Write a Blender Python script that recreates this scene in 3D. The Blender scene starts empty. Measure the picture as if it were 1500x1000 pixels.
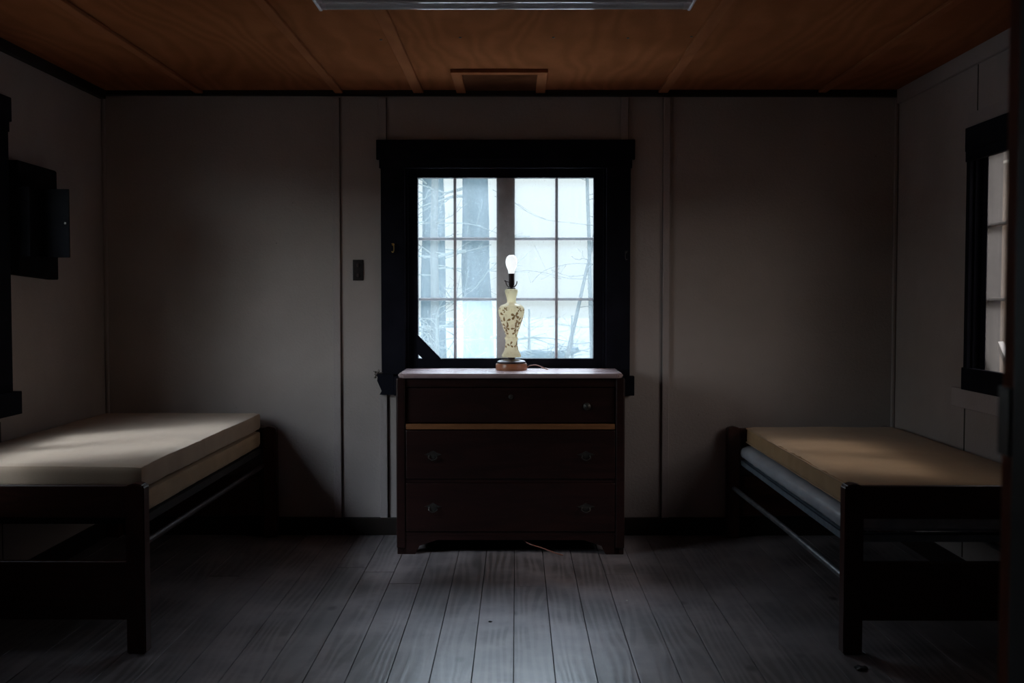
import bpy, bmesh, math, random
from mathutils import Vector, Matrix, noise
S = bpy.context.scene
C = S.collection
R = math.radians
PI = math.pi
# ------------------------------------------------------------------ camera
EYE = Vector((0.0, -5.7, 1.28)); F = 1550.0
cam_d = bpy.data.cameras.new('camera'); cam = bpy.data.objects.new('camera', cam_d); C.objects.link(cam)
cam.location = EYE
cam.rotation_euler = (R(90) - math.atan(63 / F), 0, math.atan(7 / F))
cam_d.sensor_width = 36; cam_d.lens = 36 * F / 1500; cam_d.clip_start = 0.03; cam_d.clip_end = 300
cam_d.dof.use_dof = True; cam_d.dof.focus_distance = 5.4; cam_d.dof.aperture_fstop = 5.6
S.camera = cam
# ------------------------------------------------------------------ sky
W = bpy.data.worlds.new('overcast_sky'); S.world = W; W.use_nodes = True
wn = W.node_tree.nodes; wl = W.node_tree.links
bg = wn['Background']; tc = wn.new('ShaderNodeTexCoord'); sx = wn.new('ShaderNodeSeparateXYZ')
cr = wn.new('ShaderNodeValToRGB'); e_ = cr.color_ramp.elements; e_.new(.35); e_.new(.6)
for i_, (p_, c_) in enumerate(((0.0, (.735, .84, .86)), (.13, (.80, .90, .92)), (.32, (1.0, 1.15, 1.28)), (1.0, (1.7, 2.1, 2.6)))):
    e_[i_].position = p_; e_[i_].color = (*c_, 1)
wl.new(tc.outputs['Generated'], sx.inputs[0]); wl.new(sx.outputs['Z'], cr.inputs[0])
# broken cloud: brighter patches of sky to the left, to the right and high behind the cabin
def lobe(d, p, amp):
    vd = wn.new('ShaderNodeVectorMath'); vd.operation = 'DOT_PRODUCT'; vd.inputs[1].default_value = Vector(d).normalized()
    wl.new(tc.outputs['Generated'], vd.inputs[0])
    return wm('MULTIPLY', wm('POWER', wm('MAXIMUM', vd.outputs['Value'], 0.0), p), amp)
def wm(op, a, b):
    x = wn.new('ShaderNodeMath'); x.operation = op
    for i, v in enumerate((a, b)):
        if hasattr(v, 'links'): wl.new(v, x.inputs[i])
        else: x.inputs[i].default_value = v
    return x.outputs[0]
g_ = wm('ADD', wm('ADD', lobe((-.60, -.50, .60), 170.0, 84.0), lobe((.72, -.36, .62), 140.0, 82.0)), wm('ADD', lobe((0, .70, .71), 20.0, 24.0), .85))
g_ = wm('ADD', g_, wm('ADD', lobe((-.66, -.74, .08), 8.0, 18.0), lobe((.68, -.72, .06), 8.0, 19.0)))
wl.new(cr.outputs[0], bg.inputs[0]); wl.new(g_, bg.inputs[1])
def portal(loc, rot, sx_, sy_):
    l = bpy.data.lights.new('window_portal', 'AREA'); l.shape = 'RECTANGLE'; l.size = sx_; l.size_y = sy_
    l.cycles.is_portal = True
    o = bpy.data.objects.new('window_portal', l); C.objects.link(o); o.location = loc; o.rotation_euler = rot
portal((-0.06, 0.14, 1.44), (R(-90), 0, 0), 1.1, 1.1)
portal((-2.36, -1.77, 1.44), (R(90), 0, R(-90)), 1.1, 1.1)
portal((2.17, -1.50, 1.44), (R(90), 0, R(90)), 1.1, 1.1)
S.view_settings.view_transform = 'Standard'; S.view_settings.look = 'None'
S.view_settings.gamma = 1; S.view_settings.exposure = 0.0; S.view_settings.use_curve_mapping = False
S.cycles.use_denoising = True
S.cycles.max_bounces = 12; S.cycles.diffuse_bounces = 6; S.cycles.glossy_bounces = 4
S.cycles.transmission_bounces = 8; S.cycles.transparent_max_bounces = 16
S.cycles.sample_clamp_indirect = 4.0; S.cycles.caustics_reflective = False; S.cycles.caustics_refractive = False

# ------------------------------------------------------------------ materials
class NT:
    def __init__(s, name):
        s.m = bpy.data.materials.new(name); s.m.use_nodes = True
        s.n = s.m.node_tree.nodes; s.l = s.m.node_tree.links
        s.b = s.n.get('Principled BSDF'); s.out = s.n.get('Material Output')
    def new(s, t, **k):
        x = s.n.new(t)
        for a, v in k.items(): setattr(x, a, v)
        return x
    def link(s, a, b): s.l.new(a, b)
    def coord(s, scale=(1, 1, 1), kind='Object'):
        t = s.new('ShaderNodeTexCoord'); m = s.new('ShaderNodeMapping')
        m.inputs['Scale'].default_value = scale; s.link(t.outputs[kind], m.inputs[0]); return m.outputs[0]
    def noise(s, vec, scale, detail=4, rough=.55, dist=0):
        x = s.new('ShaderNodeTexNoise'); x.inputs['Scale'].default_value = scale
        x.inputs['Detail'].default_value = detail; x.inputs['Roughness'].default_value = rough
        x.inputs['Distortion'].default_value = dist; s.link(vec, x.inputs['Vector']); return x.outputs['Fac']
    def ramp(s, fac, stops):
        x = s.new('ShaderNodeValToRGB'); e = x.color_ramp.elements
        while len(e) < len(stops): e.new(0.5)
        for i, (p, c) in enumerate(stops):
            e[i].position = p
            e[i].color = (c, c, c, 1) if isinstance(c, (int, float)) else (*c, 1)
        s.link(fac, x.inputs[0]); return x.outputs[0]
    def mix(s, fac, a, b, mode='MIX'):
        x = s.new('ShaderNodeMix', data_type='RGBA', blend_type=mode)
        for v, i in ((fac, 0), (a, 6), (b, 7)):
            if hasattr(v, 'links'): s.link(v, x.inputs[i])
            else: x.inputs[i].default_value = v if i == 0 else (*v, 1)
        return x.outputs[2]
    def bump(s, h, strength=.3, dist=.002):
        x = s.new('ShaderNodeBump'); x.inputs['Strength'].default_value = strength
        x.inputs['Distance'].default_value = dist; s.link(h, x.inputs['Height']); s.link(x.outputs[0], s.b.inputs['Normal'])
    def math(s, op, a, b=None):
        x = s.new('ShaderNodeMath', operation=op)
        for i, v in enumerate((a, b)):
            if v is None: continue
            if hasattr(v, 'links'): s.link(v, x.inputs[i])
            else: x.inputs[i].default_value = v
        return x.outputs[0]
    def color(s, c):
        if hasattr(c, 'links'): s.link(c, s.b.inputs['Base Color'])
        else: s.b.inputs['Base Color'].default_value = (*c, 1)
    def rough(s, r, spec=.5, metal=0):
        if hasattr(r, 'links'): s.link(r, s.b.inputs['Roughness'])
        else: s.b.inputs['Roughness'].default_value = r
        s.b.inputs['Specular IOR Level'].default_value = spec; s.b.inputs['Metallic'].default_value = metal

def mottled(name, c1, c2, scale=8, rough=.6, spec=.4, metal=0, bump=.2, bscale=60, stretch=(1, 1, 1)):
    t = NT(name); v = t.coord(stretch); n = t.noise(v, scale, 5)
    t.color(t.ramp(n, [(.3, c1), (.7, c2)])); t.rough(rough, spec, metal)
    t.bump(t.noise(v, bscale, 3), bump, .002); return t.m
def wood(name, c1, c2, axis='z', rough=.45, spec=.5, ring=9, bump=.25):
    t = NT(name)
    sc = {'x': (.12, 1, 1), 'y': (1, .12, 1), 'z': (1, 1, .12)}[axis]
    v = t.coord(sc); n = t.noise(v, ring, 5, .6, 1.2); fine = t.noise(v, ring * 12, 2, .6)
    t.color(t.mix(t.math('MULTIPLY', fine, .5), t.ramp(n, [(.3, c1), (.45, c2), (.5, c1), (.62, c2), (.75, c1)]), c1))
    t.rough(rough, spec); t.bump(fine, bump, .001); return t.m

def wall_mat(name, tint=(1, 1, 1)):
    t = NT(name); v = t.coord()
    a = t.noise(v, 1.3, 5, .6); b = t.noise(v, 260, 2, .7); big = t.noise(t.coord((1, 1, .25)), 3.5, 4)
    c1 = tuple(x * y for x, y in zip((.33, .277, .257), tint)); c2 = tuple(x * y for x, y in zip((.43, .368, .345), tint))
    c = t.mix(t.math('MULTIPLY', big, .35), t.ramp(a, [(.3, c1), (.7, c2)]), (.29, .25, .235))
    vo = t.new('ShaderNodeTexVoronoi'); vo.inputs['Scale'].default_value = 7; t.link(v, vo.inputs['Vector'])
    sp = t.ramp(vo.outputs['Distance'], [(.015, 1.0), (.03, 0.0)])
    t.color(t.mix(t.math('MULTIPLY', sp, .6), c, (.12, .10, .09)))
    t.rough(.7, .2); t.bump(t.math('ADD', t.math('MULTIPLY', b, .5), t.noise(v, 70, 4)), .8, .003); return t.m
M = {}
M['wall'] = wall_mat('painted_fibreboard')
M['batten'] = wall_mat('painted_batten', (.93, .93, .96))
M['black_paint'] = mottled('black_paint', (.006, .006, .010), (.012, .012, .018), 6, .75, .05, 0, .3, 90)
M['apron'] = wall_mat('painted_apron', (1.15, 1.15, 1.2))
M['seam'] = mottled('dark_seam', (.03, .025, .02), (.05, .04, .035))
M['mullion'] = mottled('veil_grey_wood', (.66, .62, .63), (.78, .74, .75), 30, .6, .3, 0, .3, 80)  # backlit veil over the mullion is put into this pale grey
M['muntin'] = mottled('veil_mauve_bars', (.48, .38, .41), (.60, .50, .54), 40, .6)  # window glare over the thin bars is put into this mauve tone
M['grey_board'] = mottled('weathered_grey_board', (.45, .44, .44), (.6, .59, .6), 10, .7)
M['dark_trim'] = mottled('dark_stained_trim', (.010, .007, .006), (.022, .014, .011), 5, .55, .3)
M['bed_wood'] = wood('dark_cherry_wood', (.036, .009, .005), (.062, .017, .009), 'z', .38, .45)
M['bed_rail'] = wood('dark_cherry_rail', (.036, .009, .005), (.062, .017, .009), 'x', .38, .45)
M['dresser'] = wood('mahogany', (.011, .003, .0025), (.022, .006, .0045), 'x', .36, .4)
M['dresser_top'] = wood('sheen_mahogany_top', (.32, .22, .22), (.42, .30, .30), 'x', .25, .8, 6, .12)  # window sheen on the top is put into a paler base colour
M['dresser_strip'] = wood('orange_brown_wood', (.15, .055, .018), (.22, .085, .028), 'x', .45)  # orange-brown, far lighter than the drawer fronts
M['iron'] = mottled('tarnished_brass', (.04, .036, .034), (.075, .068, .06), 40, .45, .4, .7)
M['brass'] = mottled('brass', (.65, .40, .10), (.8, .52, .16), 40, .3, .5, 1)
M['steel'] = mottled('dull_steel', (.16, .17, .19), (.34, .35, .37), 20, .38, .5, .7, .3, 80)
M['blue_steel'] = mottled('blue_grey_painted_steel', (.14, .18, .22), (.24, .29, .34), 20, .4, .5, .2)
M['bronze'] = mottled('dark_bronze', (.035, .022, .024), (.06, .04, .04), 60, .45, .3, .3)
M['lamp_wood'] = wood('copper_brown_wood', (.28, .10, .045), (.42, .17, .08), 'x', .3)
M['cord'] = mottled('brown_cord', (.22, .09, .06), (.30, .13, .09), 60, .5)
M['black_plastic'] = mottled('black_bakelite', (.010, .006, .006), (.016, .010, .010), 30, .35)
M['box_metal'] = mottled('dark_box_paint', (.006, .006, .007), (.010, .010, .012), 12, .9, .02)
M['board_dark'] = mottled('dark_backboard', (.009, .008, .009), (.014, .013, .014), 9, .9, .02)
M['white_metal'] = mottled('dusty_white_enamel', (.86, .78, .80), (.92, .86, .88), 14, .45, .4, 0, .1)
M['tube'] = mottled('fluorescent_glass', (.78, .76, .76), (.86, .84, .84), 10, .05, 1.0, 0, 0)
M['tube'].node_tree.nodes['Principled BSDF'].inputs['Coat Weight'].default_value = 1.0
M['hatch'] = mottled('hatch_panel', (.07, .026, .012), (.11, .042, .02), 8, .9, 0)
M['twig'] = mottled('dry_twig', (.03, .022, .018), (.06, .045, .035), 60, .8)
M['chip'] = mottled('white_flake', (.8, .8, .75), (.9, .9, .85), 60, .6)
M['scrap'] = mottled('dark_scrap', (.012, .01, .01), (.03, .026, .024), 60, .6)
M['front_dark'] = mottled('unseen_wall_dark', (.06, .03, .02), (.10, .05, .03), 4, .7)  # unseen front wall, made dark to cut light bounced into the room
M['hall'] = mottled('hall_dark', (.03, .022, .02), (.045, .035, .03), 4, .8)
M['jamb'] = wood('reddish_brown_jamb', (.30, .085, .045), (.42, .13, .065), 'z', .7, .05)

# ceiling plywood
def plywood(name, c1, c2, c3):
    t = NT(name); tcn = t.new('ShaderNodeTexCoord'); mp = t.new('ShaderNodeMapping')
    mp.inputs['Scale'].default_value = (1, .28, 1); t.link(tcn.outputs['Object'], mp.inputs[0]); v = mp.outputs[0]
    w = t.new('ShaderNodeTexWave'); w.bands_direction = 'X'; w.inputs['Scale'].default_value = 3.1; w.inputs['Distortion'].default_value = 26
    w.inputs['Detail'].default_value = 3; w.inputs['Detail Scale'].default_value = .7; t.link(v, w.inputs['Vector'])
    big = t.noise(t.coord((1, 1, 1)), 1.6, 5); fine = t.noise(v, 80, 3)
    c = t.mix(t.math('MULTIPLY', w.outputs['Fac'], .35), t.ramp(big, [(.3, c1), (.7, c2)]), c3)
    t.color(t.mix(t.math('MULTIPLY', fine, .25), c, c3)); t.rough(.8, .0); t.bump(fine, .2, .001); return t.m
M['ply'] = plywood('ceiling_plywood', (.24, .082, .032), (.33, .12, .048), (.15, .048, .02))
M['ply_batten'] = plywood('ceiling_batten_wood', (.27, .098, .042), (.34, .128, .055), (.20, .068, .03))

# floor boards
t = NT('grey_floor_boards'); tcn = t.new('ShaderNodeTexCoord'); at = t.new('ShaderNodeAttribute', attribute_name='plank')
ad = t.new('ShaderNodeVectorMath', operation='MULTIPLY_ADD'); ad.inputs[1].default_value = (1, 1, 1)
t.link(tcn.outputs['Object'], ad.inputs[0])
sc_ = t.new('ShaderNodeVectorMath', operation='SCALE'); sc_.inputs['Scale'].default_value = 37; t.link(at.outputs['Color'], sc_.inputs[0]); t.link(sc_.outputs[0], ad.inputs[2])
mp = t.new('ShaderNodeMapping'); mp.inputs['Scale'].default_value = (1, .11, 1); t.link(ad.outputs[0], mp.inputs[0]); v = mp.outputs[0]
w = t.new('ShaderNodeTexWave'); w.bands_direction = 'X'; w.inputs['Scale'].default_value = 9; w.inputs['Distortion'].default_value = 24
w.inputs['Detail'].default_value = 2; w.inputs['Detail Scale'].default_value = .6; t.link(v, w.inputs['Vector'])
worn = t.noise(t.coord(), 2.2, 5, .6); stain = t.noise(t.coord((1, .7, 1)), 6, 4, .55); fine = t.noise(v, 120, 3)
base = t.ramp(worn, [(.32, (.19, .158, .155)), (.62, (.34, .288, .288))])
grainf = t.math('MULTIPLY', t.ramp(w.outputs['Fac'], [(.25, 0.0), (.75, 1.0)]), t.ramp(worn, [(.40, .75), (.56, .12)]))
c = t.mix(grainf, base, (.09, .075, .07))
c = t.mix(t.ramp(stain, [(.38, 0.0), (.75, .55)]), c, (.10, .095, .105))
vo = t.new('ShaderNodeTexVoronoi'); vo.inputs['Scale'].default_value = 3.3; mk = t.new('ShaderNodeMapping'); mk.inputs['Scale'].default_value = (1, .6, 1)
t.link(ad.outputs[0], mk.inputs[0]); t.link(mk.outputs[0], vo.inputs['Vector'])
c = t.mix(t.ramp(vo.outputs['Distance'], [(.03, .85), (.085, 0.0)]), c, (.03, .025, .025))
pv = t.new('ShaderNodeSeparateColor'); t.link(at.outputs['Color'], pv.inputs[0])
c = t.mix(t.math('MULTIPLY', pv.outputs[0], .3), c, (.13, .12, .12))
t.color(c); t.rough(t.ramp(stain, [(0.0, .30), (1.0, .34)]), .5)
t.bump(t.math('ADD', w.outputs['Fac'], fine), .25, .0012); M['floor'] = t.m

def cloth(name, c1, c2, c3):
    t = NT(name); v = t.coord()
    a = t.noise(v, 5, 4); th = t.noise(t.coord((1, .06, 1)), 240, 2); tv = t.noise(t.coord((.06, 1, 1)), 240, 2)
    c = t.ramp(a, [(.3, c1), (.7, c2)]); c = t.mix(t.math('MULTIPLY', th, .35), c, c3)
    t.color(c); t.rough(.85, .15); t.b.inputs['Sheen Weight'].default_value = .15
    t.bump(t.math('ADD', th, tv), .4, .001); return t.m
M['tick_cream'] = cloth('cream_ticking', (.46, .325, .225), (.54, .385, .27), (.35, .235, .155))
M['tick_tan'] = cloth('tan_ticking', (.42, .255, .125), (.50, .31, .155), (.32, .185, .085))
M['tan_side'] = cloth('tan_side_ticking', (.40, .26, .15), (.50, .33, .19), (.28, .17, .09))
M['vinyl'] = mottled('blue_grey_vinyl', (.34, .36, .41), (.52, .54, .58), 16, .42, .5, 0, .7, 24, (1, .3, 1))

# milk-glass vase with gold leaves
t = NT('milk_glass_floral'); v = t.coord((1, 1, .75))
dn = t.new('ShaderNodeTexNoise'); dn.inputs['Scale'].default_value = 22; t.link(v, dn.inputs['Vector'])
dv = t.new('ShaderNodeVectorMath', operation='MULTIPLY_ADD'); dv.inputs[1].default_value = (.012, .012, .012)
t.link(dn.outputs['Color'], dv.inputs[0]); t.link(v, dv.inputs[2])
vo = t.new('ShaderNodeTexVoronoi'); vo.inputs['Scale'].default_value = 46; vo.inputs['Randomness'].default_value = .85; t.link(dv.outputs[0], vo.inputs['Vector'])
leaf = t.ramp(vo.outputs['Distance'], [(.34, 1.0), (.40, 0.0)])
clump = t.ramp(t.noise(v, 13, 2), [(.36, 0.0), (.41, 1.0)])
rim = t.ramp(vo.outputs['Distance'], [(.20, .55), (.34, 1.0)])
fac = t.math('MULTIPLY', t.math('MULTIPLY', leaf, clump), rim)
sz = t.new('ShaderNodeSeparateXYZ'); t.link(t.coord(), sz.inputs[0])
fac = t.math('MULTIPLY', fac, .18)
col = t.mix(fac, (1.0, .90, .70), (.34, .17, .04))
t.color(col); t.rough(.22, .5)
tr = t.new('ShaderNodeBsdfTranslucent'); t.link(t.mix(fac, (1.0, .93, .74), (.42, .22, .06)), tr.inputs[0])
mx = t.new('ShaderNodeMixShader'); mx.inputs[0].default_value = .78; t.link(t.b.outputs[0], mx.inputs[1]); t.link(tr.outputs[0], mx.inputs[2]); t.link(mx.outputs[0], t.out.inputs[0])
M['vase'] = t.m
M['gold_leaf'] = mottled('gold_brown_enamel', (.26, .15, .04), (.50, .31, .12), 130, .4)
t = NT('glowing_frosted_bulb'); t.color((.95, .97, 1)); t.rough(.3); t.b.inputs['Emission Color'].default_value = (.93, .98, 1, 1); t.b.inputs['Emission Strength'].default_value = .9
M['bulb'] = t.m
def dirty_glass(name, base, amp, tint=(.85, .93, .95), clear=(.97, .98, .98)):
    t = NT(name); v = t.coord()
    a = t.noise(v, 4, 5, .65); st = t.noise(t.coord((14, 14, .6)), 5, 3); sp = t.noise(v, 190, 2)
    f = t.math('ADD', t.math('MULTIPLY', t.math('ADD', a, st), amp), base)
    f = t.math('ADD', f, t.ramp(sp, [(.66, 0.0), (.74, .25)]))
    tp = t.new('ShaderNodeBsdfTransparent'); tp.inputs[0].default_value = (*clear, 1)
    tl = t.new('ShaderNodeBsdfTranslucent'); tl.inputs[0].default_value = (*tint, 1)
    mx = t.new('ShaderNodeMixShader'); t.link(f, mx.inputs[0]); t.link(tp.outputs[0], mx.inputs[1]); t.link(tl.outputs[0], mx.inputs[2]); t.link(mx.outputs[0], t.out.inputs[0])
    t.n.remove(t.b); return t.m
M['glass'] = dirty_glass('dusty_glass', .01, .04)
M['glass_clean'] = dirty_glass('clean_glass', .0, .05)
M['frost'] = dirty_glass('frosted_glass', .06, .05)
M['film'] = dirty_glass('yellowed_film_glass', .03, .10, (.30, .26, .23), (.62, .56, .52))
# outdoors
M['bounce_near'] = mottled('unseen_bounce_white', (.74, .74, .72), (.84, .84, .82), .5, .9, .1, 0, .3, 6)  # pale reflector ground out of view, for the ceiling bounce
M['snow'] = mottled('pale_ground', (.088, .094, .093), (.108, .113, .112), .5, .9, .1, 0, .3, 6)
M['earth'] = mottled('dark_leaf_litter', (.07, .055, .04), (.13, .10, .075), 3, .9, .1, 0, .5, 12)
M['bark'] = mottled('misty_grey_bark', (.018, .03, .034), (.035, .05, .058), 5, .9, .1, 0, .8, 18, (1, 1, .2))
M['bark_pale'] = mottled('pale_bark', (.04, .05, .052), (.065, .074, .074), 5, .9, .1, 0, .8, 18, (1, 1, .2))
M['frosty'] = mottled('frosted_twigs', (.065, .08, .08), (.09, .105, .10), 5, .9, .1)
M['leaf'] = mottled('pale_green_leaves', (.045, .06, .056), (.07, .085, .08), 5, .9, .1)
M['shed'] = wood('weathered_shed_boards', (.06, .042, .03), (.10, .07, .05), 'z', .8, .2)

# ------------------------------------------------------------------ mesh helpers
class MB:
    def __init__(s): s.bm = bmesh.new()
    def box(s, x0, x1, y0, y1, z0, z1, bev=0, seg=2, rot=None):
        r = bmesh.ops.create_cube(s.bm, size=1); vs = r['verts']
        c = Vector(((x0+x1)/2, (y0+y1)/2, (z0+z1)/2)); d = Vector((abs(x1-x0), abs(y1-y0), abs(z1-z0)))
        for v in vs: v.co = Vector((v.co.x*d.x, v.co.y*d.y, v.co.z*d.z))
        if rot: 
            for v in vs: v.co = rot @ v.co
        for v in vs: v.co += c
        if bev:
            es = list({e for v in vs for e in v.link_edges})
            bmesh.ops.bevel(s.bm, geom=es, offset=bev, segments=seg, affect='EDGES', profile=.5)
        return s
    def tube(s, pts, rad, n=8, cap=True):
        pts = [Vector(p) for p in pts]; rings = []
        rad = rad if hasattr(rad, '__len__') else [rad] * len(pts)
        up = Vector((0, 0, 1)); t0 = (pts[1] - pts[0]).normalized()
        a = t0.orthogonal().normalized()
        for i, p in enumerate(pts):
            tg = (pts[min(i+1, len(pts)-1)] - pts[max(i-1, 0)]).normalized()
            a = (a - tg * a.dot(tg)).normalized(); b = tg.cross(a)
            rings.append([s.bm.verts.new(p + (a*math.cos(2*PI*k/n) + b*math.sin(2*PI*k/n)) * rad[i]) for k in range(n)])
        for r0, r1 in zip(rings, rings[1:]):
            for k in range(n): s.bm.faces.new((r0[k], r0[(k+1) % n], r1[(k+1) % n], r1[k]))
        if cap:
            s.bm.faces.new(rings[0][::-1]); s.bm.faces.new(rings[-1])
        return s
    def lathe(s, prof, n=40, c=(0, 0, 0), cap=True):
        c = Vector(c); rings = []
        for r, z in prof:
            rings.append([s.bm.verts.new(c + Vector((r*math.cos(2*PI*k/n), r*math.sin(2*PI*k/n), z))) for k in range(n)])
        for r0, r1 in zip(rings, rings[1:]):
            for k in range(n): s.bm.faces.new((r0[k], r0[(k+1) % n], r1[(k+1) % n], r1[k]))
        if cap:
            s.bm.faces.new(rings[0][::-1]); s.bm.faces.new(rings[-1])
        return s
    def prism(s, poly, axis, a0, a1, bev=0):
        def P(u, w, a): return {'y': (u, a, w), 'x': (a, u, w), 'z': (u, w, a)}[axis]
        A = [s.bm.verts.new(P(u, w, a0)) for u, w in poly]; B = [s.bm.verts.new(P(u, w, a1)) for u, w in poly]
        n = len(poly); fs = [s.bm.faces.new(A[::-1]), s.bm.faces.new(B)]
        for k in range(n): fs.append(s.bm.faces.new((A[k], A[(k+1) % n], B[(k+1) % n], B[k])))
        if bev: bmesh.ops.bevel(s.bm, geom=list({e for f in fs for e in f.edges}), offset=bev, segments=2, affect='EDGES')
        return s
    def build(s, name, mat, parent=None, smooth=False, loc=None):
        bmesh.ops.recalc_face_normals(s.bm, faces=s.bm.faces)
        me = bpy.data.meshes.new(name); s.bm.to_mesh(me); s.bm.free(); me.materials.append(M[mat] if isinstance(mat, str) else mat)
        for p in me.polygons: p.use_smooth = smooth
        if smooth: 
            try: me.set_sharp_from_angle(angle=R(40))
            except Exception: pass
        o = bpy.data.objects.new(name, me); C.objects.link(o)
        if parent: o.parent = parent
        if loc: o.location = loc
        return o
def thing(name, label, cat, loc=(0, 0, 0), rz=0, group=None):
    o = bpy.data.objects.new(name, None); C.objects.link(o); o.empty_display_size = .1
    o.location = loc; o.rotation_euler = (0, 0, rz); o['label'] = label; o['category'] = cat
    if group: o['group'] = group
    return o
def tag(o, label, cat, group=None, kind=None):
    o['label'] = label; o['category'] = cat
    if group: o['group'] = group
    if kind: o['kind'] = kind
    return o
def struct(o): o['kind'] = 'structure'; return o
def curve(pts, n=8):
    pts = [Vector(p) for p in pts]; out = []
    for i in range(len(pts)-1):
        p0 = pts[max(i-1, 0)]; p1 = pts[i]; p2 = pts[i+1]; p3 = pts[min(i+2, len(pts)-1)]
        for k in range(n):
            u = k/n; out.append(.5*((2*p1) + (p2-p0)*u + (2*p0-5*p1+4*p2-p3)*u*u + (3*p1-p0-3*p2+p3)*u**3))
    out.append(pts[-1]); return out

# ------------------------------------------------------------------ room shell
XL, XR, ZC, YF = -2.22, 2.035, 2.385, -4.613
TH = .12
def wall_with_hole(name, u0, u1, hu0, hu1, hz0, hz1, put, mat='wall'):
    m = MB(); zb0 = 0 if name == 'wall_front' else -.3
    for a, b, c, d in ((u0, hu0, zb0, ZC), (hu1, u1, zb0, ZC), (hu0, hu1, zb0, hz0), (hu0, hu1, hz1, ZC)):
        put(m, a, b, c, d)
    return struct(m.build(name, mat))
HW = .545; WC = -.06; Z0, Z1 = .885, 2.0
wall_with_hole('wall_back', XL-TH, XR+TH, WC-HW, WC+HW, Z0, Z1, lambda m, a, b, c, d: m.box(a, b, 0, TH, c, d))
LWC = -1.77; RWC = -1.50
wall_with_hole('wall_left', YF, 0, LWC-HW, LWC+HW, Z0, Z1, lambda m, a, b, c, d: m.box(XL-TH, XL, a, b, c, d))
wall_with_hole('wall_right', YF, 0, RWC-HW, RWC+HW, Z0, Z1, lambda m, a, b, c, d: m.box(XR, XR+TH, a, b, c, d))
wall_with_hole('wall_front', XL-TH, XR+TH, -.60, .53, 0, 2.08, lambda m, a, b, c, d: m.box(a, b, YF-.12, YF, c, d), 'front_dark')
# hallway behind the doorway, where the photographer stands
m = MB(); m.box(-1.2, -1.1, -7.2, YF-.12, 0, ZC).box(1.1, 1.2, -7.2, YF-.12, 0, ZC).box(-1.2, 1.2, -7.3, -7.2, 0, ZC)
m.box(-1.2, 1.2, -7.3, YF-.12, ZC, ZC+.05); struct(m.build('wall_hallway', 'hall'))
struct(MB().box(-1.2, 1.2, -7.3, YF, -.03, -.001).build('floor_hallway', 'hall'))
# floor planks
m = MB(); lay = m.bm.loops.layers.color.new('plank'); rnd = random.Random(4)
PW = .141; x = -.011 - PW*17
joints = {}
while x < XR:
    y = 0.0; ys = [0.0]
    j = rnd.uniform(-1.2, -.2) if rnd.random() < .25 else rnd.uniform(-3.6, -2.4)
    for y0, y1 in ((YF, j), (j, 0)):
        before = set(m.bm.faces)
        m.box(max(x, XL)+.0015, min(x+PW, XR)-.0015, y0+.001, y1-.001, -.02, rnd.uniform(-.0008, .0004), .0006, 1)
        cc = (rnd.random(), rnd.random(), rnd.random(), 1)
        for f in set(m.bm.faces) - before:
            for l in f.loops: l[lay] = cc
    x += PW
struct(m.build('floor', 'floor'))
struct(MB().box(XL, XR, YF, 0, -.06, -.0205).build('subfloor', 'seam'))
# ceiling
ce = struct(MB().box(XL-TH, XR+TH, YF-.12, TH, ZC, ZC+.1).build('ceiling', 'ply'))
n_ = 1
def trim(mb, mat):
    global n_
    o = struct(mb.build('trim_%d' % n_, mat)); n_ += 1; return o
for bx_, w_ in ((-1.69, .042), (-.945, .042), (-.522, .055), (.776, .05), (1.62, .042)):
    trim(MB().box(bx_-w_/2, bx_+w_/2, YF, -.03, ZC-.016, ZC, .003), 'ply_batten')
m = MB()
for px, py in ((675, 59), (810, 59), (918, 60), (742, 112), (560, 62), (1010, 58)):
    d = F*(ZC-1.28)/(437-py); m.lathe([(.006, -.0015), (.006, .001)], 8, ((px-757)/F*d, -5.7+d, ZC-.001))
m.build('nail_heads', 'seam', ce)
# back crown (dark), slightly out of level, and side crowns
trim(MB().prism([(XL, ZC), (XR, ZC), (XR, ZC-.034), (XL+2, ZC-.028), (XL, ZC-.022)], 'y', -.035, 0), 'dark_trim')
trim(MB().box(XL, XL+.035, YF, -.035, ZC-.045, ZC, .003), 'dark_trim')
trim(MB().box(XR-.022, XR, YF, -.035, ZC-.075, ZC, .004), 'batten')
# battens on back wall
def vbatten(x0, x1, z0, z1, side=1):
    o = trim(MB().box(x0, x1, -.017, 0, z0, z1, .003, 2), 'batten')
    xs = x1 if side > 0 else x0
    trim(MB().box(xs-.002, xs+.003, -.0015, 0, z0, z1), 'seam')
k = 1/272
vbatten((488-757)*k, (499-757)*k, .09, ZC-.035)
vbatten((556-757)*k, (567-757)*k, 2.125, ZC-.035)
vbatten((908-757)*k, (919-757)*k, 2.125, ZC-.035)
vbatten((556-757)*k, (567-757)*k, .09, .77)
vbatten((970-757)*k, (980-757)*k, .09, ZC-.035, -1)
for x0 in (XL+.001, XR-.021): trim(MB().box(x0, x0+.02, -.02, -.001, .09, ZC-.035, .006), 'batten')
# right wall seams and boards around the window
m = MB().box(XR-.002, XR, -.985, -.978, 2.11, 2.31); trim(m, 'seam')
trim(MB().box(XR-.008, XR, -2.4, -.90, 2.045, 2.105, .002), 'batten')
m = MB().box(XR-.002, XR, -.905, -.896, .10, .79); trim(m, 'seam')
m = MB().box(XL, XL+.002, -1.185, -1.178, .10, .75); trim(m, 'seam')
# baseboards
struct(MB().box(XL, XR, -.022, 0, 0, .095, .003).build('baseboard_back', 'dark_trim'))
struct(MB().box(XL, XL+.02, YF, -.022, 0, .095, .003).build('baseboard_left', 'dark_trim'))
struct(MB().box(XR-.02, XR, YF, -.022, 0, .095, .003).build('baseboard_right', 'dark_trim'))
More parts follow.
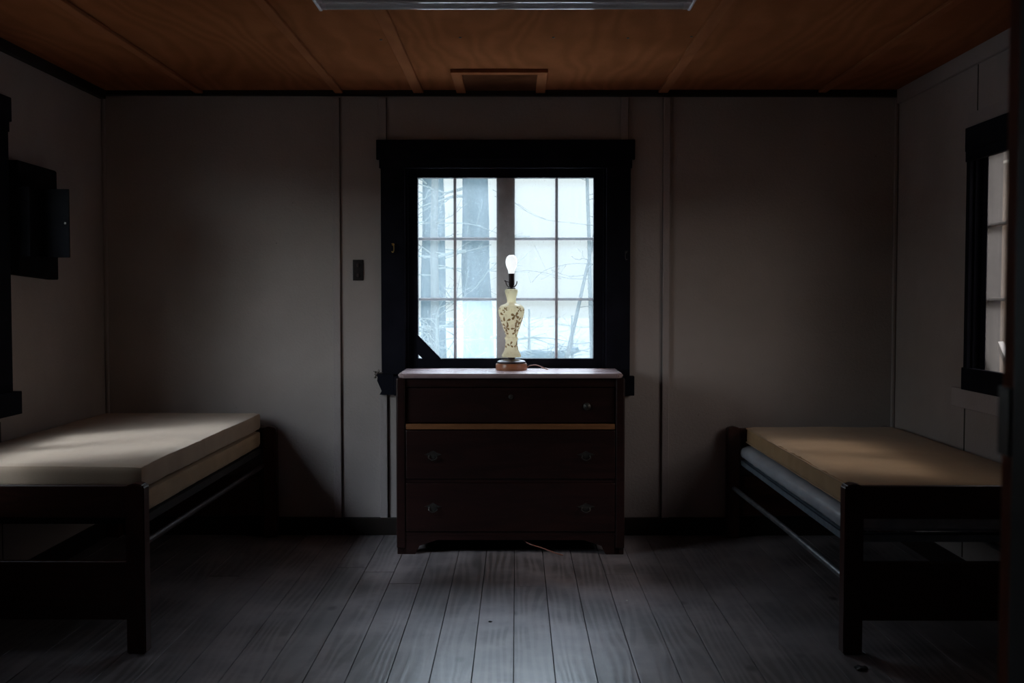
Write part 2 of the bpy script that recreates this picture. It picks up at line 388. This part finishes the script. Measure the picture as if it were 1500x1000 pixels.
# doorway jamb at the camera's side
d1 = struct(MB().box(.496, .53, YF-.12, YF-.03, 0, 2.08).box(-.60, -.566, YF-.12, YF, 0, 2.08).box(-.566, .496, YF-.12, YF, 2.046, 2.08).build('door_1', 'dark_trim'))
MB().box(.4995, .60, YF-.03, YF+.001, 0, 2.09, .002).build('door_stop', 'jamb', d1)
MB().box(.4965, .5, YF-.022, YF+.004, 1.12, 1.19, .001).build('strike_plate', 'black_plastic', d1)

# ------------------------------------------------------------------ windows
def window(name, loc, rz, ztop, zbot, frame, glass, frost=(), brace=None, apron=False, ragged=False, co=.6675, horn=.0225):
    root = bpy.data.objects.new(name, None); C.objects.link(root); root['kind'] = 'structure'
    root.location = loc; root.rotation_euler = (0, 0, rz); root.empty_display_size = .1
    m = MB()                                           # jamb lining
    m.box(-HW, -HW+.02, .0, .12, Z0, Z1).box(HW-.02, HW, .0, .12, Z0, Z1).box(-HW, HW, 0, .12, Z1-.02, Z1).box(-HW, HW, 0, .12, Z0, Z0+.02)
    m.build('jamb_lining', frame, root)
    MB().box(-co, -HW+.006, -.022, 0, zbot+.09, ztop-.1, .003).build('side_casing', frame, root)
    MB().box(HW-.006, co, -.022, 0, zbot+.09, ztop-.1, .003).build('side_casing', frame, root)
    MB().box(-co-horn, co+horn, -.028, 0, ztop-.105, ztop, .003).box(-co-.0075, co+.0075, -.024, 0, ztop-.15, ztop-.10, .002).build('head_casing', frame, root)
    m = MB().box(-co+.007, co-.007, -.024, 0, zbot+.03, Z0+.02, .002)
    if ragged:
        m.prism([(-.69, .875), (-.60, .875), (-.60, .765), (-.675, .765), (-.664, .785), (-.688, .84), (-.686, .86)], 'y', -.05, 0)
        m.box(-.60, .69, -.05, 0, .76, .865, .003)
    else: m.box(-co-horn, co+horn, -.05 if horn > .015 else -.028, 0, zbot, zbot+.1, .003)
    m.build('window_sill', frame, root)
    if apron: MB().box(-.70, .74, -.022, 0, .785, .872, .004).build('apron', 'apron', root)
    g = .475; zt, zb = 1.93, .955; y0, y1 = .045, .085
    for s in (-1, 1):                                  # the two sashes
        m = MB()
        xo, xi = sorted((s*(HW-.02), s*g)); m.box(xo, xi, y0-.015, y1, Z0+.02, Z1-.02, .002)
        a, b = sorted((s*g, s*.0)); m.box(a, b, y0-.015, y1, zt, Z1-.02, .002); m.box(a, b, y0-.015, y1, Z0+.02, zb, .002)
        sash = m.build('sash', frame, root)
        m = MB(); xv = s*.275
        m.box(xv-.0075, xv+.0075, y0, y1-.01, zb, zt, .002)
        for z in (1.603, 1.276): 
            a, b = sorted((s*g, s*.05)); m.box(a, b, y0+.001, y1-.011, z-.0075, z+.0075, .002)
        m.build('muntins', 'muntin', sash)
        a, b = sorted((s*(g+.001), s*.0)); MB().box(a, b, y0-.012, y0-.010, zb-.001, zt+.001).build('glass', glass, sash)
    m = MB().box(-.05, .05, y0, y1, zb, zt, .003); m.build('mullion', 'mullion', root)
    for x0, x1, z0, z1 in frost:
        MB().box(x0, x1, y1-.016, y1-.013, z0, z1).build('frosted_pane', 'frost', root)
    if brace:
        poly, bm_ = brace; MB().prism(poly, 'y', *((.012, .03) if ragged else (y1+.005, y1+.03))).build('corner_brace', bm_, root)
    return root
vz = [.955, 1.27, 1.284, 1.596, 1.61, 1.93]
fr = [(-.267, -.05, vz[0], vz[1]), (.05, .267, vz[4], vz[5]), (.05, .267, vz[2], vz[3]), (.05, .267, vz[0], vz[1]), (.283, .475, vz[0], vz[1])]
w1 = window('window_1', (WC, 0, 0), 0, 2.125, .76, 'black_paint', 'glass', fr[:1], ([(-.48, 1.088), (-.48, .985), (-.445, .95), (-.345, .95)], 'black_paint'), ragged=True)
w2 = window('window_2', (XL, LWC, 0), R(90), 2.15, .775, 'black_paint', 'glass_clean')
w3 = window('window_3', (XR, RWC, 0), R(-90), 2.04, .87, 'black_paint', 'film', (), ([(-.48, 1.09), (-.48, 1.055), (-.375, .95), (-.335, .95)], 'grey_board'), apron=True, co=.575, horn=.006)
# brass hooks on the casing
for px, py, s, lab in ((577, 364, 1, 'small brass hook on the left side of the black window casing'), (916, 375, -1, 'small tarnished brass hook on the right side of the black window casing')):
    X = (px-757)*k; Z = 1.28 + (437-py)*k
    h = thing('casing_hook', lab, 'hook', (X, -.022, Z), 0)
    MB().lathe([(.007, 0), (.007, .002), (.003, .003)], 12).build('hook_plate', 'brass' if s > 0 else 'iron', h).rotation_euler = (R(90), 0, 0)
    h.children[0].location = (0, 0, .02)
    MB().tube(curve([(0, 0, .02), (-.006*s, -.012, .024), (.004*s, -.02, .016), (.005*s, -.018, -.01), (0, -.012, -.022), (-.006*s, -.018, -.018)], 5), .0024, 6).build('hook_wire', 'brass' if s > 0 else 'iron', h, True)
# dry sprig caught at the broken end of the sill
rnd = random.Random(7); sp = thing('dry_sprig', 'small dark dried sprig stuck beside the broken left end of the window sill', 'twig', (-.745, -.02, .875))
m = MB()
for i in range(15):
    a = rnd.uniform(0, 2*PI); L = rnd.uniform(.012, .034)
    p = [Vector((0, 0, 0)), Vector((math.cos(a)*L*.5, rnd.uniform(-.01, 0), math.sin(a)*L*.5+.004)), Vector((math.cos(a)*L, rnd.uniform(-.012, 0), math.sin(a)*L))]
    m.tube(curve(p, 3), .0013, 5)
m.tube(curve([(.04, .012, .0), (.02, 0, .006), (0, 0, 0), (-.004, 0, -.012), (.006, 0, -.028)], 4), .003, 6)
m.build('stem', 'twig', sp)
m = MB()
for i in range(12):
    a = rnd.uniform(0, 2*PI); L = rnd.uniform(.006, .024)
    bmesh.ops.create_icosphere(m.bm, subdivisions=1, radius=rnd.uniform(.003, .006), matrix=Matrix.Translation((math.cos(a)*L, rnd.uniform(-.012, 0), math.sin(a)*L*.8 - .004)))
m.build('dried_leaves', 'twig', sp)

# ------------------------------------------------------------------ switch, wall box
sw = thing('light_switch', 'dark double switch plate on the pale wall left of the window', 'light switch', (-.853, 0, 1.432))
MB().box(-.029, .029, -.007, 0, -.056, .056, .003).build('switch_plate', 'black_plastic', sw)
for z in (.026, -.026): MB().box(-.006, .006, -.017, -.006, z-.009, z+.009, .002).build('toggle', 'bronze', sw)
wb = thing('electrical_box', 'dark box on a square backboard high on the left wall beside the window', 'electrical box', (XL, 0, 0))
MB().prism([(-1.08, 1.384), (-.69, 1.368), (-.69, 1.874), (-.70, 1.880), (-1.08, 1.882)], 'x', .001, .05, .003).build('backboard', 'board_dark', wb)
MB().box(.048, .095, -1.075, -.966, 1.463, 1.768, .004).build('box_body', 'box_metal', wb)
dr_ = MB().box(.048, .220, -.964, -.955, 1.463, 1.768, .002).build('open_door', 'box_metal', wb)
MB().tube([(.205, -.962, 1.615), (.205, -.972, 1.615)], .005, 10).build('door_latch', 'iron', dr_)
# ------------------------------------------------------------------ ceiling fixture and hatch
fx = thing('fluorescent_light', 'white two-tube fluorescent light fixture on the plywood ceiling', 'ceiling light', (-.043, -1.96, ZC))
MB().prism([(-.085, 0), (-.085, -.03), (-.055, -.05), (.055, -.05), (.085, -.03), (.085, 0)], 'x', -.655, .655, .002).build('channel', 'white_metal', fx)
for s in (-1, 1):
    MB().box(-.006, .006, -.087, .087, -.080, 0, .004).build('end_cap', 'white_metal', fx, loc=(s*.657, 0, 0))
    
for y in (-.038, .045):
    tb = MB().tube([(-.63, y, -.068), (.63, y, -.068)], .0165, 20).build('fluorescent_tube', 'tube', fx, True)
    for s in (-1, 1):
        MB().tube([(s*.63, y, -.068), (s*.648, y, -.068)], .017, 16).build('tube_cap', 'white_metal', tb, True)
ht = thing('ceiling_hatch', 'small wood-framed hatch in the plywood ceiling above the window', 'hatch', (-.085, 0, ZC))
MB().box(-.19, .19, -.50, -.03, -.004, .0).build('hatch_panel', 'hatch', ht)
MB().box(-.235, .235, -.55, -.50, -.018, 0, .002).box(-.235, -.185, -.50, -.04, -.018, 0, .002).box(.185, .235, -.50, -.04, -.018, 0, .002).build('hatch_frame', 'ply_batten', ht)

# ------------------------------------------------------------------ dresser
DX0, DX1, DY0, DY1 = -.598, .535, -.45, -.06
ds = thing('dresser', 'dark mahogany three-drawer dresser standing below the window', 'dresser', (0, 0, 0))
m = MB()
m.box(DX0, DX0+.03, DY0, DY1, .10, .885, .004).box(DX1-.03, DX1, DY0, DY1, .10, .885, .004).box(DX0+.03, DX1-.03, DY1-.012, DY1, .1, .885)
m.box(DX0+.03, DX1-.03, DY0+.004, DY1, .09, .112).box(DX0+.03, DX1-.03, DY0+.008, DY1, .84, .885)
m.box(DX0+.03, DX1-.03, DY0+.004, DY0+.03, .362, .378)
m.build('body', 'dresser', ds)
for x0 in (DX0-.003, DX1-.042): MB().box(x0, x0+.045, DY0-.006, DY0+.04, .03, .885, .008, 3).build('corner_post', 'dresser', ds)
m = MB().prism([(DX0+.02, .0), (DX0+.09, 0), (DX0+.11, .045), (DX0+.2, .075), (DX1-.2, .075), (DX1-.11, .045), (DX1-.09, 0), (DX1-.02, 0), (DX1-.02, .095), (DX0+.02, .095)], 'y', DY0, DY0+.02, .002)
m.build('plinth_rail', 'dresser', ds)
for x0, y0_ in ((DX0, DY0), (DX1-.05, DY0), (DX0, DY1-.05), (DX1-.05, DY1-.05)):
    MB().box(x0, x0+.05, y0_, y0_+.05, 0, .1, .004).build('foot', 'dresser', ds)
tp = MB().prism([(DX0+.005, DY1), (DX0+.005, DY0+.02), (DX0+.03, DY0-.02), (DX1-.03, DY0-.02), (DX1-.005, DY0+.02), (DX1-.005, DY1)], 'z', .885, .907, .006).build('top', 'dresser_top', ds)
MB().box(DX0+.045, DX1-.045, DY0, DY0+.03, .628, .655, .002).build('divider_rail', 'dresser_strip', ds)['label'] = 'orange-brown wood divider rail'
def pull(parent, x, z):
    y = DY0 - .004
    pl = MB().prism([(x-.045, z+.006), (x-.02, z+.014), (x, z+.026), (x+.02, z+.014), (x+.045, z+.006), (x+.03, z+.003), (x+.016, z-.004), (x, z-.024), (x-.016, z-.004), (x-.03, z+.003)], 'y', y-.004, y+.008, .001).build('pull_plate', 'iron', parent)
    MB().tube(curve([(x-.018, y-.006, z+.004), (x-.02, y-.016, z-.01), (x, y-.02, z-.02), (x+.02, y-.016, z-.01), (x+.018, y-.006, z+.004)], 5), .003, 7).build('bail', 'iron', pl, True)
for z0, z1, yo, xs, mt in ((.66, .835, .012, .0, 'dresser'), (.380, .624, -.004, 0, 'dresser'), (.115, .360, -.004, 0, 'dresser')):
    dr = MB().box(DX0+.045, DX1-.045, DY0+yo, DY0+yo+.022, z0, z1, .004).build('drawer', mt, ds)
    if z0 > .6:
        MB().lathe([(.012, 0), (.012, .004), (.004, .006)], 14).build('keyhole_plate', 'iron', dr, loc=(-.03, DY0+yo, .79)).rotation_euler = (R(90), 0, 0)
        MB().lathe([(.020, 0), (.018, .006), (.006, .012)], 16).build('knob', 'iron', dr, loc=(.35, DY0+yo, .742)).rotation_euler = (R(90), 0, 0)
    else:
        zz = .497 if z0 > .3 else .236
        pull(dr, -.418, zz); pull(dr, .345, zz)
# ------------------------------------------------------------------ lamp
q = .000709
def lz(y): return (945 - y) * q
lp = thing('table_lamp', 'cream floral glass table lamp with bare bulb standing on the dresser', 'table lamp', (-.028, -.18, .907))
base = MB().lathe([(.02, 0), (.080, 0), (.0815, .005), (.0815, .030), (.079, .035), (.03, .036)], 48).build('base', 'lamp_wood', lp, True)
MB().lathe([(.03, .0355), (.074, .0355), (.074, .044), (.066, .050), (.045, .054), (.02, .055)], 48).build('base_plate', 'bronze', lp, True)
MB().lathe([(.019, .054), (.019, .070)], 24).build('stem', 'bronze', lp, True)
ctrl = [(66, 850), (70, 846), (70, 834), (66, 824), (55, 806), (48, 785), (44.5, 760), (43.5, 735), (43.5, 722)]
body = [(42.5, 702), (43.5, 690), (52, 660), (66, 620), (80, 580), (90, 545), (95, 515), (94, 495), (86, 478), (70, 467), (48, 459), (35, 450), (32, 438), (34, 418), (41, 392), (46, 375), (47, 363), (43, 354), (32, 350), (22, 349)]
def sm(c): return [(p.x, p.y) for p in curve([(x, y, 0) for x, y in c], 4)]
prof = [(r*q, lz(y)) for r, y in [(22, 850)] + sm(ctrl) + [(47, 720), (49, 714), (49, 709), (47, 704)] + sm(body)]
pr = prof
m = MB().lathe(pr, 56, cap=False)
def vr(z):                                             # vase radius at a height
    for (r0, z0), (r1, z1) in zip(pr, pr[1:]):
        if min(z0, z1) <= z <= max(z0, z1) and abs(z1-z0) > 1e-7: return r0 + (r1-r0)*(z-z0)/(z1-z0)
    return .03
rf = random.Random(12)
def petal(th, z, ang, L_, w_):
    c0 = vr(z); pts = []
    for k_ in range(14):
        a_ = 2*PI*k_/14; u = math.cos(a_)*L_/2 + L_/2; v_ = math.sin(a_)*w_/2*(.55+.45*math.cos(a_-.0))
        du = u*math.cos(ang) - v_*math.sin(ang); dz = u*math.sin(ang) + v_*math.cos(ang)
        pts.append((th + du/c0, z + dz))
    ct = (th + L_*.55*math.cos(ang)/c0, z + L_*.55*math.sin(ang))
    P = lambda t_, z_: m.bm.verts.new(((vr(z_)+.001)*math.cos(t_), (vr(z_)+.001)*math.sin(t_), z_))
    vc = P(*ct); vs = [P(*p_) for p_ in pts]
    for k_ in range(14): m.bm.faces.new((vc, vs[k_], vs[(k_+1) % 14])).material_index = 1
for zr, n_f, rad_ in ((lz(500), 7, .010), (lz(545), 6, .017), (lz(590), 7, .014), (lz(632), 6, .014), (lz(668), 5, .012), (lz(760), 6, .013)):
    for i_ in range(n_f):
        th = 2*PI*(i_ + rf.uniform(-.25, .25) + (zr*31 % 1))/n_f; a0 = rf.uniform(0, 6.28); npet = rf.choice((2, 3, 4, 5))
        for k_ in range(npet):
            petal(th, zr + rf.uniform(-.006, .006), a0 + k_*2*PI/max(npet, 4) + rf.uniform(-.2, .2), rad_*rf.uniform(1.3, 1.8), rad_*rf.uniform(.95, 1.25))
vb = m.build('vase_body', 'vase', lp, True); vb.data.materials.append(M['gold_leaf'])
vb['label'] = 'cream glass body painted with gold-brown flowers'
MB().lathe([(.010, lz(350)), (.021, lz(349)), (.021, lz(343)), (.010, lz(336)), (.0075, lz(330))], 24).build('vase_cap', 'bronze', lp, True)
sk = MB().lathe([(.008, lz(338)), (.012, lz(330)), (.0145, lz(318)), (.0145, lz(290)), (.0155, lz(286)), (.0145, lz(282)), (.0145, lz(240)), (.013, lz(230))], 24).build('socket', 'bronze', lp, True)
MB().tube([(-.012, -.006, lz(300)), (-.034, -.012, lz(289))], .0022, 8).tube([(-.036, -.0125, lz(289)), (-.030, -.011, lz(290))], .0045, 8).build('switch_key', 'bronze', sk, True)
for s in (-1, 1):
    MB().tube(curve([(0, 0, lz(338)), (s*.016, 0, lz(332)), (s*.026, 0, lz(315)), (s*.029, 0, lz(292))], 5), .0028, 8).build('harp_bracket', 'bronze', lp, True)
bp = [(15, 236), (16, 232), (16.5, 222), (18, 212), (21.5, 200), (25.5, 187), (28.5, 173), (30, 158), (30, 144), (28, 129), (23.5, 115), (16, 105), (8, 101), (.5, 100)]
MB().lathe([(max(.0005, r*1.4*q), lz(y)) for r, y in bp], 32).build('bulb', 'bulb', lp, True)
MB().tube(curve([(.08, .0, .010), (.095, -.005, .022), (.13, -.01, .026), (.165, -.012, .014), (.185, -.008, .004), (.19, .04, .004), (.16, .11, .004)], 6), .0026, 8).build('cord', 'cord', lp, True)
# cable under the dresser
tag(MB().tube(curve([(.03, -.40, .070), (.06, -.45, .055), (.12, -.47, .040), (.19, -.49, .018), (.23, -.49, .006)], 6), .003, 7).build('loose_cable', 'cord', None, True), 'thin loose cable trailing to the floor under the dresser', 'cable')

# ------------------------------------------------------------------ beds
def mattress(name, x0, x1, y0, y1, z0, z1, mat, seed, rad=.03, sag=0, wr=.003, nx=26, ny=52, nz=6, piping=None):
    bm = bmesh.new(); lx, ly, lz_ = x1-x0, y1-y0, z1-z0
    bmesh.ops.create_cube(bm, size=1)
    for ax, n in ((0, nx), (1, ny), (2, nz)):
        es = [e for e in bm.edges if abs((e.verts[0].co - e.verts[1].co)[ax]) > 1e-4 and all(abs((e.verts[0].co - e.verts[1].co)[o]) < 1e-4 for o in range(3) if o != ax)]
        bmesh.ops.subdivide_edges(bm, edges=es, cuts=n-1, use_grid_fill=True)
    c = Vector(((x0+x1)/2, (y0+y1)/2, (z0+z1)/2)); h = Vector((lx/2, ly/2, lz_/2))
    for v in bm.verts:
        p = Vector((v.co.x*lx, v.co.y*ly, v.co.z*lz_))
        # concentrate rows at the edges, then round
        q_ = Vector((max(-h[i]+rad, min(h[i]-rad, p[i])) for i in range(3)))
        d = p - q_
        if d.length > 1e-6: p = q_ + d.normalized() * min(rad, max(abs(d.x), abs(d.y), abs(d.z)))
        n1 = noise.noise(Vector((p.x*4+seed, p.y*3, p.z*3)))
        n2 = noise.noise(Vector((p.x*9, p.y*26+seed, p.z*6)))
        e = max(0, 1 - (h.x - abs(p.x))/.10)
        p.z += n1*wr + (n2*wr*1.2*e if p.z > 0 else 0)
        p.x += (n2*wr*1.3 if abs(p.x) > h.x-rad*1.2 else 0)
        if sag and p.z > 0: p.z += sag * (1 - (p.x/h.x)**2) * (1 - (p.y/h.y)**2)
        v.co = p + c
    m = MB(); m.bm.free(); m.bm = bm
    o = m.build(name, mat, None, True)
    if piping:
        rim = []
        for zz in (z0+rad*.45, z1-rad*.45):
            pts = []
            for a, b in ((x0, y0), (x1, y0), (x1, y1), (x0, y1)):
                cx = x0+rad if a == x0 else x1-rad; cy = y0+rad if b == y0 else y1-rad
                st = {(x0, y0): 180, (x1, y0): 270, (x1, y1): 0, (x0, y1): 90}[(a, b)]
                for kk in range(5):
                    an = R(st + kk*22.5); pts.append((cx+math.cos(an)*(rad+.0), cy+math.sin(an)*(rad+.0), zz))
            pts.append(pts[0]); dense = []
            for a, b in zip(pts, pts[1:]):
                a = Vector(a); b = Vector(b); nn = max(1, int((b-a).length/.04)); dense += [a.lerp(b, i/nn) for i in range(nn)]
            dense.append(Vector(pts[-1]))
            dense = [p + Vector((0, 0, noise.noise(Vector((p.x*9, p.y*9, seed)))*.002)) for p in dense]
            MB().tube(dense, .0032, 6).build('piping', piping, o, True)
    return o
def bed(label, xin, xwall, s, head_out=.05, under='steel'):
    """s = +1: bed against the right wall, xin is its inner face"""
    root = thing('bed_frame', label, 'bed', ((xin+xwall)/2, -1.0, 0), 0, None)
    ox, oy = (xin+xwall)/2, -1.0
    def L(a, b): a, b = a-ox, b-ox; return min(a, b), max(a, b)
    for yc, out, top in ((-1.91, 0, .612), (-.055, head_out, .592)):
        xi = xin - s*out; y0, y1 = yc-.03-oy, yc+.03-oy
        for xa in (xi, xwall - s*.075):
            a, b = L(xa, xa+s*.068)
            MB().prism([(a, 0), (b, 0), (b, top-.008), (b-.006, top-.001), ((a+b)/2, top+.006), (a+.006, top-.001), (a, top-.008)], 'y', y0, y1, .004).build('post', 'bed_wood', root)
        a, b = L(xi+s*.066, xwall-s*.073)
        ym0, ym1 = yc-.012-oy, yc+.014-oy
        MB().box(a, b, ym0, ym1, .488, top-.004, .006, 3).build('top_rail', 'bed_rail', root)
        MB().box(a, b, ym0, ym1, .118, .332, .005, 3).build('lower_board', 'bed_rail', root)
    return root, L, ox, oy
def springs(root, L, oy, xin, xwall, s, z, mat, wires=True):
    y0, y1 = -1.875-oy, -.09-oy
    a, b = L(xin+s*.02, xwall-s*.03)
    m = MB(); t_ = .004
    for xx, sg in ((a, 1), (b, -1)):
        m.box(min(xx, xx+sg*t_), max(xx, xx+sg*t_), y0, y1, z-.03, z); m.box(min(xx, xx+sg*.03), max(xx, xx+sg*.03), y0, y1, z-.004, z)
    for yy in (y0, y1-.03): m.box(a, b, yy, yy+.03, z-.004, z); m.box(a, b, yy, yy+.004, z-.03, z)
    m.build('spring_frame', mat, root)
    m = MB()
    n = 18
    for i in range(1, n):
        yy = y0 + (y1-y0)*i/n; m.tube([(a+.01, yy, z-.008), (b-.01, yy, z-.012)], .002, 5)
        m.tube(curve([(a+.004, yy-.02, z-.004), (a+.012, yy-.01, z-.016), (a+.02, yy, z-.008)], 3), .002, 5)
    for i in range(1, 7):
        xx = a + (b-a)*i/7; m.tube([(xx, y0+.01, z-.012), (xx, y1-.01, z-.012)], .002, 5)
    m.build('spring_wires', 'steel', root)
# right bed
rb, L, ox, oy = bed('dark cherry wood bed frame against the right wall under its window', 1.174, XR-.015, 1)
springs(rb, L, oy, 1.174, XR-.015, 1, .425, 'blue_steel')
MB().tube([(1.205-ox, -1.89-oy, .255), (1.19-ox, -1.0-oy, .262), (1.16-ox, -.07-oy, .268)], .0125, 12).build('side_tube', 'steel', rb, True)['label'] = 'dull steel side tube'
MB().tube([(XR-.06-ox, -1.89-oy, .26), (XR-.06-ox, -.07-oy, .26)], .0125, 12).build('side_tube', 'steel', rb, True)
MB().box(1.20-ox, 1.206-ox, -1.87-oy, -1.84-oy, .36, .42).tube([(1.195-ox, -1.855-oy, .385), (1.212-ox, -1.855-oy, .385)], .008, 8).build('corner_bracket', 'steel', rb)
tag(mattress('mattress', 1.185, 2.0, -1.872, -.095, .428, .500, 'vinyl', 3, .036, 0, .004), 'thin blue-grey vinyl mattress under the tan one on the right bed', 'mattress')
tag(mattress('mattress', 1.215, 2.01, -1.874, -.10, .510, .602, 'tick_tan', 11, .022, .008, .003, piping='tan_side'), 'tan fabric mattress on top of the right bed', 'mattress')
# left bed
lb, L, ox, oy = bed('dark cherry wood bed frame against the left wall under its window', -1.337, XL+.015, -1)
springs(lb, L, oy, -1.337, XL+.015, -1, .488, 'dark_trim')
MB().tube([(-1.365-ox, -1.89-oy, .385), (-1.36-ox, -.07-oy, .385)], .0125, 12).build('side_tube', 'bronze', lb, True)
MB().tube([(XL+.06-ox, -1.89-oy, .385), (XL+.06-ox, -.07-oy, .385)], .0125, 12).build('side_tube', 'steel', lb, True)
tag(mattress('mattress', XL+.02, -1.362, -1.872, -.09, .490, .576, 'tan_side', 21, .02, 0, .002), 'lower of the two stacked foam mattresses on the left bed', 'mattress')
tag(mattress('mattress', XL+.02, -1.362, -1.874, -.088, .583, .673, 'tick_cream', 31, .018, .004, .003), 'cream-topped upper foam mattress on the left bed', 'mattress')

# ------------------------------------------------------------------ floor debris
def scrap(name, px, py, size, mat, label, cat, seed):
    d = F*1.28/(py-437); X = (px-757)/F*d; r_ = random.Random(seed)
    bm = bmesh.new(); bmesh.ops.create_icosphere(bm, subdivisions=2, radius=1)
    for v in bm.verts:
        nn = 1 + .8*noise.noise(v.co*1.7+Vector((seed, 0, 0))); v.co = Vector((v.co.x*size*nn, v.co.y*size*.8*nn, max(0, (v.co.z+.6))*size*.35*nn))
    m = MB(); m.bm.free(); m.bm = bm; o = m.build(name, mat, None, False); o.location = (X, -5.7+d, .0002)
    tag(o, label, cat)
scrap('paint_flake', 920, 884, .005, 'chip', 'tiny white paint flake on the grey floor in front of the dresser', 'paint flake', 3)
scrap('dirt_clump', 1268, 986, .022, 'scrap', 'dark crumpled scrap on the floor below the right bed post', 'scrap', 9)
scrap('dirt_crumb', 718, 916, .008, 'scrap', 'dark crumb on the floor boards in front of the dresser', 'dirt', 14)

# ------------------------------------------------------------------ outdoors
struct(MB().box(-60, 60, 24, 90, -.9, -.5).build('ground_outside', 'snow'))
struct(MB().box(-7, 7, 1.2, 24, -.9, -.5).build('bounce_ground', 'bounce_near'))  # unseen bright ground below the sill, added to bounce light onto the ceiling
struct(MB().box(-60, 60, -25, 1.2, -.9, -.52).build('ground_beside_cabin', 'earth'))
# unseen dark slopes, added on both sides to block the low sky
struct(MB().prism([(-4.2, -.6), (-9, .4), (-12, 1.0), (-20, 2.5), (-20, -.6)], 'y', -22, 9).build('sky_block_slope', 'earth'))
struct(MB().prism([(7.5, -.6), (9.5, .4), (13, 1.0), (20, 2.5), (20, -.6)], 'y', -22, 9).build('sky_block_slope', 'earth'))
def at(px, py, D): return Vector(((px-757)/F*D, -5.7+D, 1.28+(437-py)/F*D))
def tree(name, base, r, h, mat, seed, label, lean=(0, 0), nb=14, blen=1.4, bmat='frosty', bz=(.1, .95), group=None, bup=.25):
    rr = random.Random(seed); o = thing(name, label, 'tree', base, 0, group)
    pts = [Vector((lean[0]*u*h + rr.uniform(-.03, .03)*r*4, lean[1]*u*h, u*h)) for u in [i/12 for i in range(13)]]
    rad = [r*(1-.55*i/12)*(1.25 if i == 0 else 1) for i in range(13)]
    MB().tube(pts, rad, 12).build('trunk', mat, o, True)
    m = MB()
    for i in range(nb):
        u = rr.uniform(*bz); p = Vector((lean[0]*u*h, lean[1]*u*h, u*h)); a = rr.uniform(0, 2*PI); L_ = blen*rr.uniform(.4, 1)
        d = Vector((math.cos(a), math.sin(a), rr.uniform(-.2, bup))); q = [p]
        for k_ in range(5):
            d = (d + Vector((rr.uniform(-.3, .3), rr.uniform(-.3, .3), rr.uniform(-.25, .25)))).normalized(); q.append(q[-1] + d*L_/5)
        m.tube(curve(q, 2), [max(.004, r*.13*(1-j/11)) for j in range(11)], 5)
        for k_ in range(3):
            b_ = q[2+k_]; e = (d + Vector((rr.uniform(-1, 1), rr.uniform(-1, 1), rr.uniform(-.6, .8)))).normalized()*L_*.35
            m.tube([b_, b_+e*.5+Vector((0, 0, rr.uniform(-.03, .03))), b_+e], [.012*min(1, r*5), .008*min(1, r*5), .004], 4)
    m.build('branches', bmat, o)['kind'] = 'stuff'
def gb(px, D): p = at(px, 437, D); return (p.x, p.y, -.5)
tree('large_tree', gb(700, 17), .27, 9, 'bark', 1, 'broad grey trunk seen through the second window column', (-.01, 0), 26, 2.2)
tree('large_tree', gb(627, 20), .14, 9, 'bark', 2, 'grey trunk at the left edge of the window view', (0, 0), 26, 2.0)
tree('large_tree', gb(645, 24), .13, 9, 'bark', 5, 'slim grey trunk close right of the leftmost trunk outside', (0, 0), 26, 2.2)
tree('pale_tree', gb(637, 15), .07, 7, 'bark_pale', 8, 'pale thin trunk between the two grey trunks outside', (0, 0), 24, 1.6)
tree('sapling', gb(803, 13), .035, 2.6, 'bark_pale', 12, 'thin leaning sapling outside the right sash', (.22, 0), 9, .9, 'bark_pale')
tree('sapling', gb(870, 16), .04, 5, 'bark_pale', 14, 'bare sapling beyond the right edge of the window view', (-.03, 0), 26, 1.7, 'bark_pale')
tree('bare_shrub', gb(640, 11), .03, 1.6, 'frosty', 17, 'bare pale shrub below the left trunks outside', (0, 0), 40, 1.1, 'frosty', (.1, 1), None, 1.0)
for i, (px, D, hh) in enumerate(((775, 28, 1.5), (838, 30, 1.3))):
    tree('distant_shrub', gb(px, D), .05, hh, 'bark_pale', 20+i, ('low hazy shrub far off behind the lamp', 'low hazy shrub far off right of the thin sapling')[i], (0, 0), 30, 1.0, 'leaf', (.05, .8), None, .6)
lg = thing('fallen_log', 'fallen log lying on the pale ground beyond the right sash', 'log', gb(800, 24))
MB().tube([(-.7, 0, .42), (-.3, .05, .46), (.2, .1, .45), (.75, .1, .62)], [.13, .15, .13, .06], 10).tube([(-.5, 0, 0), (-.45, 0, .4)], .06, 7).tube([(.3, .1, 0), (.25, .1, .42)], .05, 7).build('log', 'bark', lg, True)
m = MB(); rr = random.Random(3)
for i in range(26):
    p = Vector((rr.uniform(-.8, .7), rr.uniform(-.1, .1), rr.uniform(.4, .6))); m.tube([p, p+Vector((rr.uniform(-.2, .2), rr.uniform(-.1, .1), rr.uniform(-.1, .28)))], [.012, .004], 4)
m.build('broken_branches', 'leaf', lg)['kind'] = 'stuff'
# weathered shed beyond the right window
m = MB(); y = -1.2; rr = random.Random(8)
sh = thing('wooden_shed', 'weathered brown board wall of a shed outside the right window', 'shed', (4.4, 0, -.5))
while y < 6.0: m.box(0, .03+rr.uniform(0, .008), y+.003, y+.147, 0, 3.0, .003, 1); y += .15
m.box(.03, 2.0, -1.2, 6.0, 0, 2.95); m.build('board_siding', 'shed', sh)
MB().prism([(-.15, 2.98), (1.0, 3.7), (2.2, 2.98), (2.2, 3.06), (1.0, 3.8), (-.15, 3.06)], 'y', -1.3, 6.1).build('roof', 'dark_trim', sh)
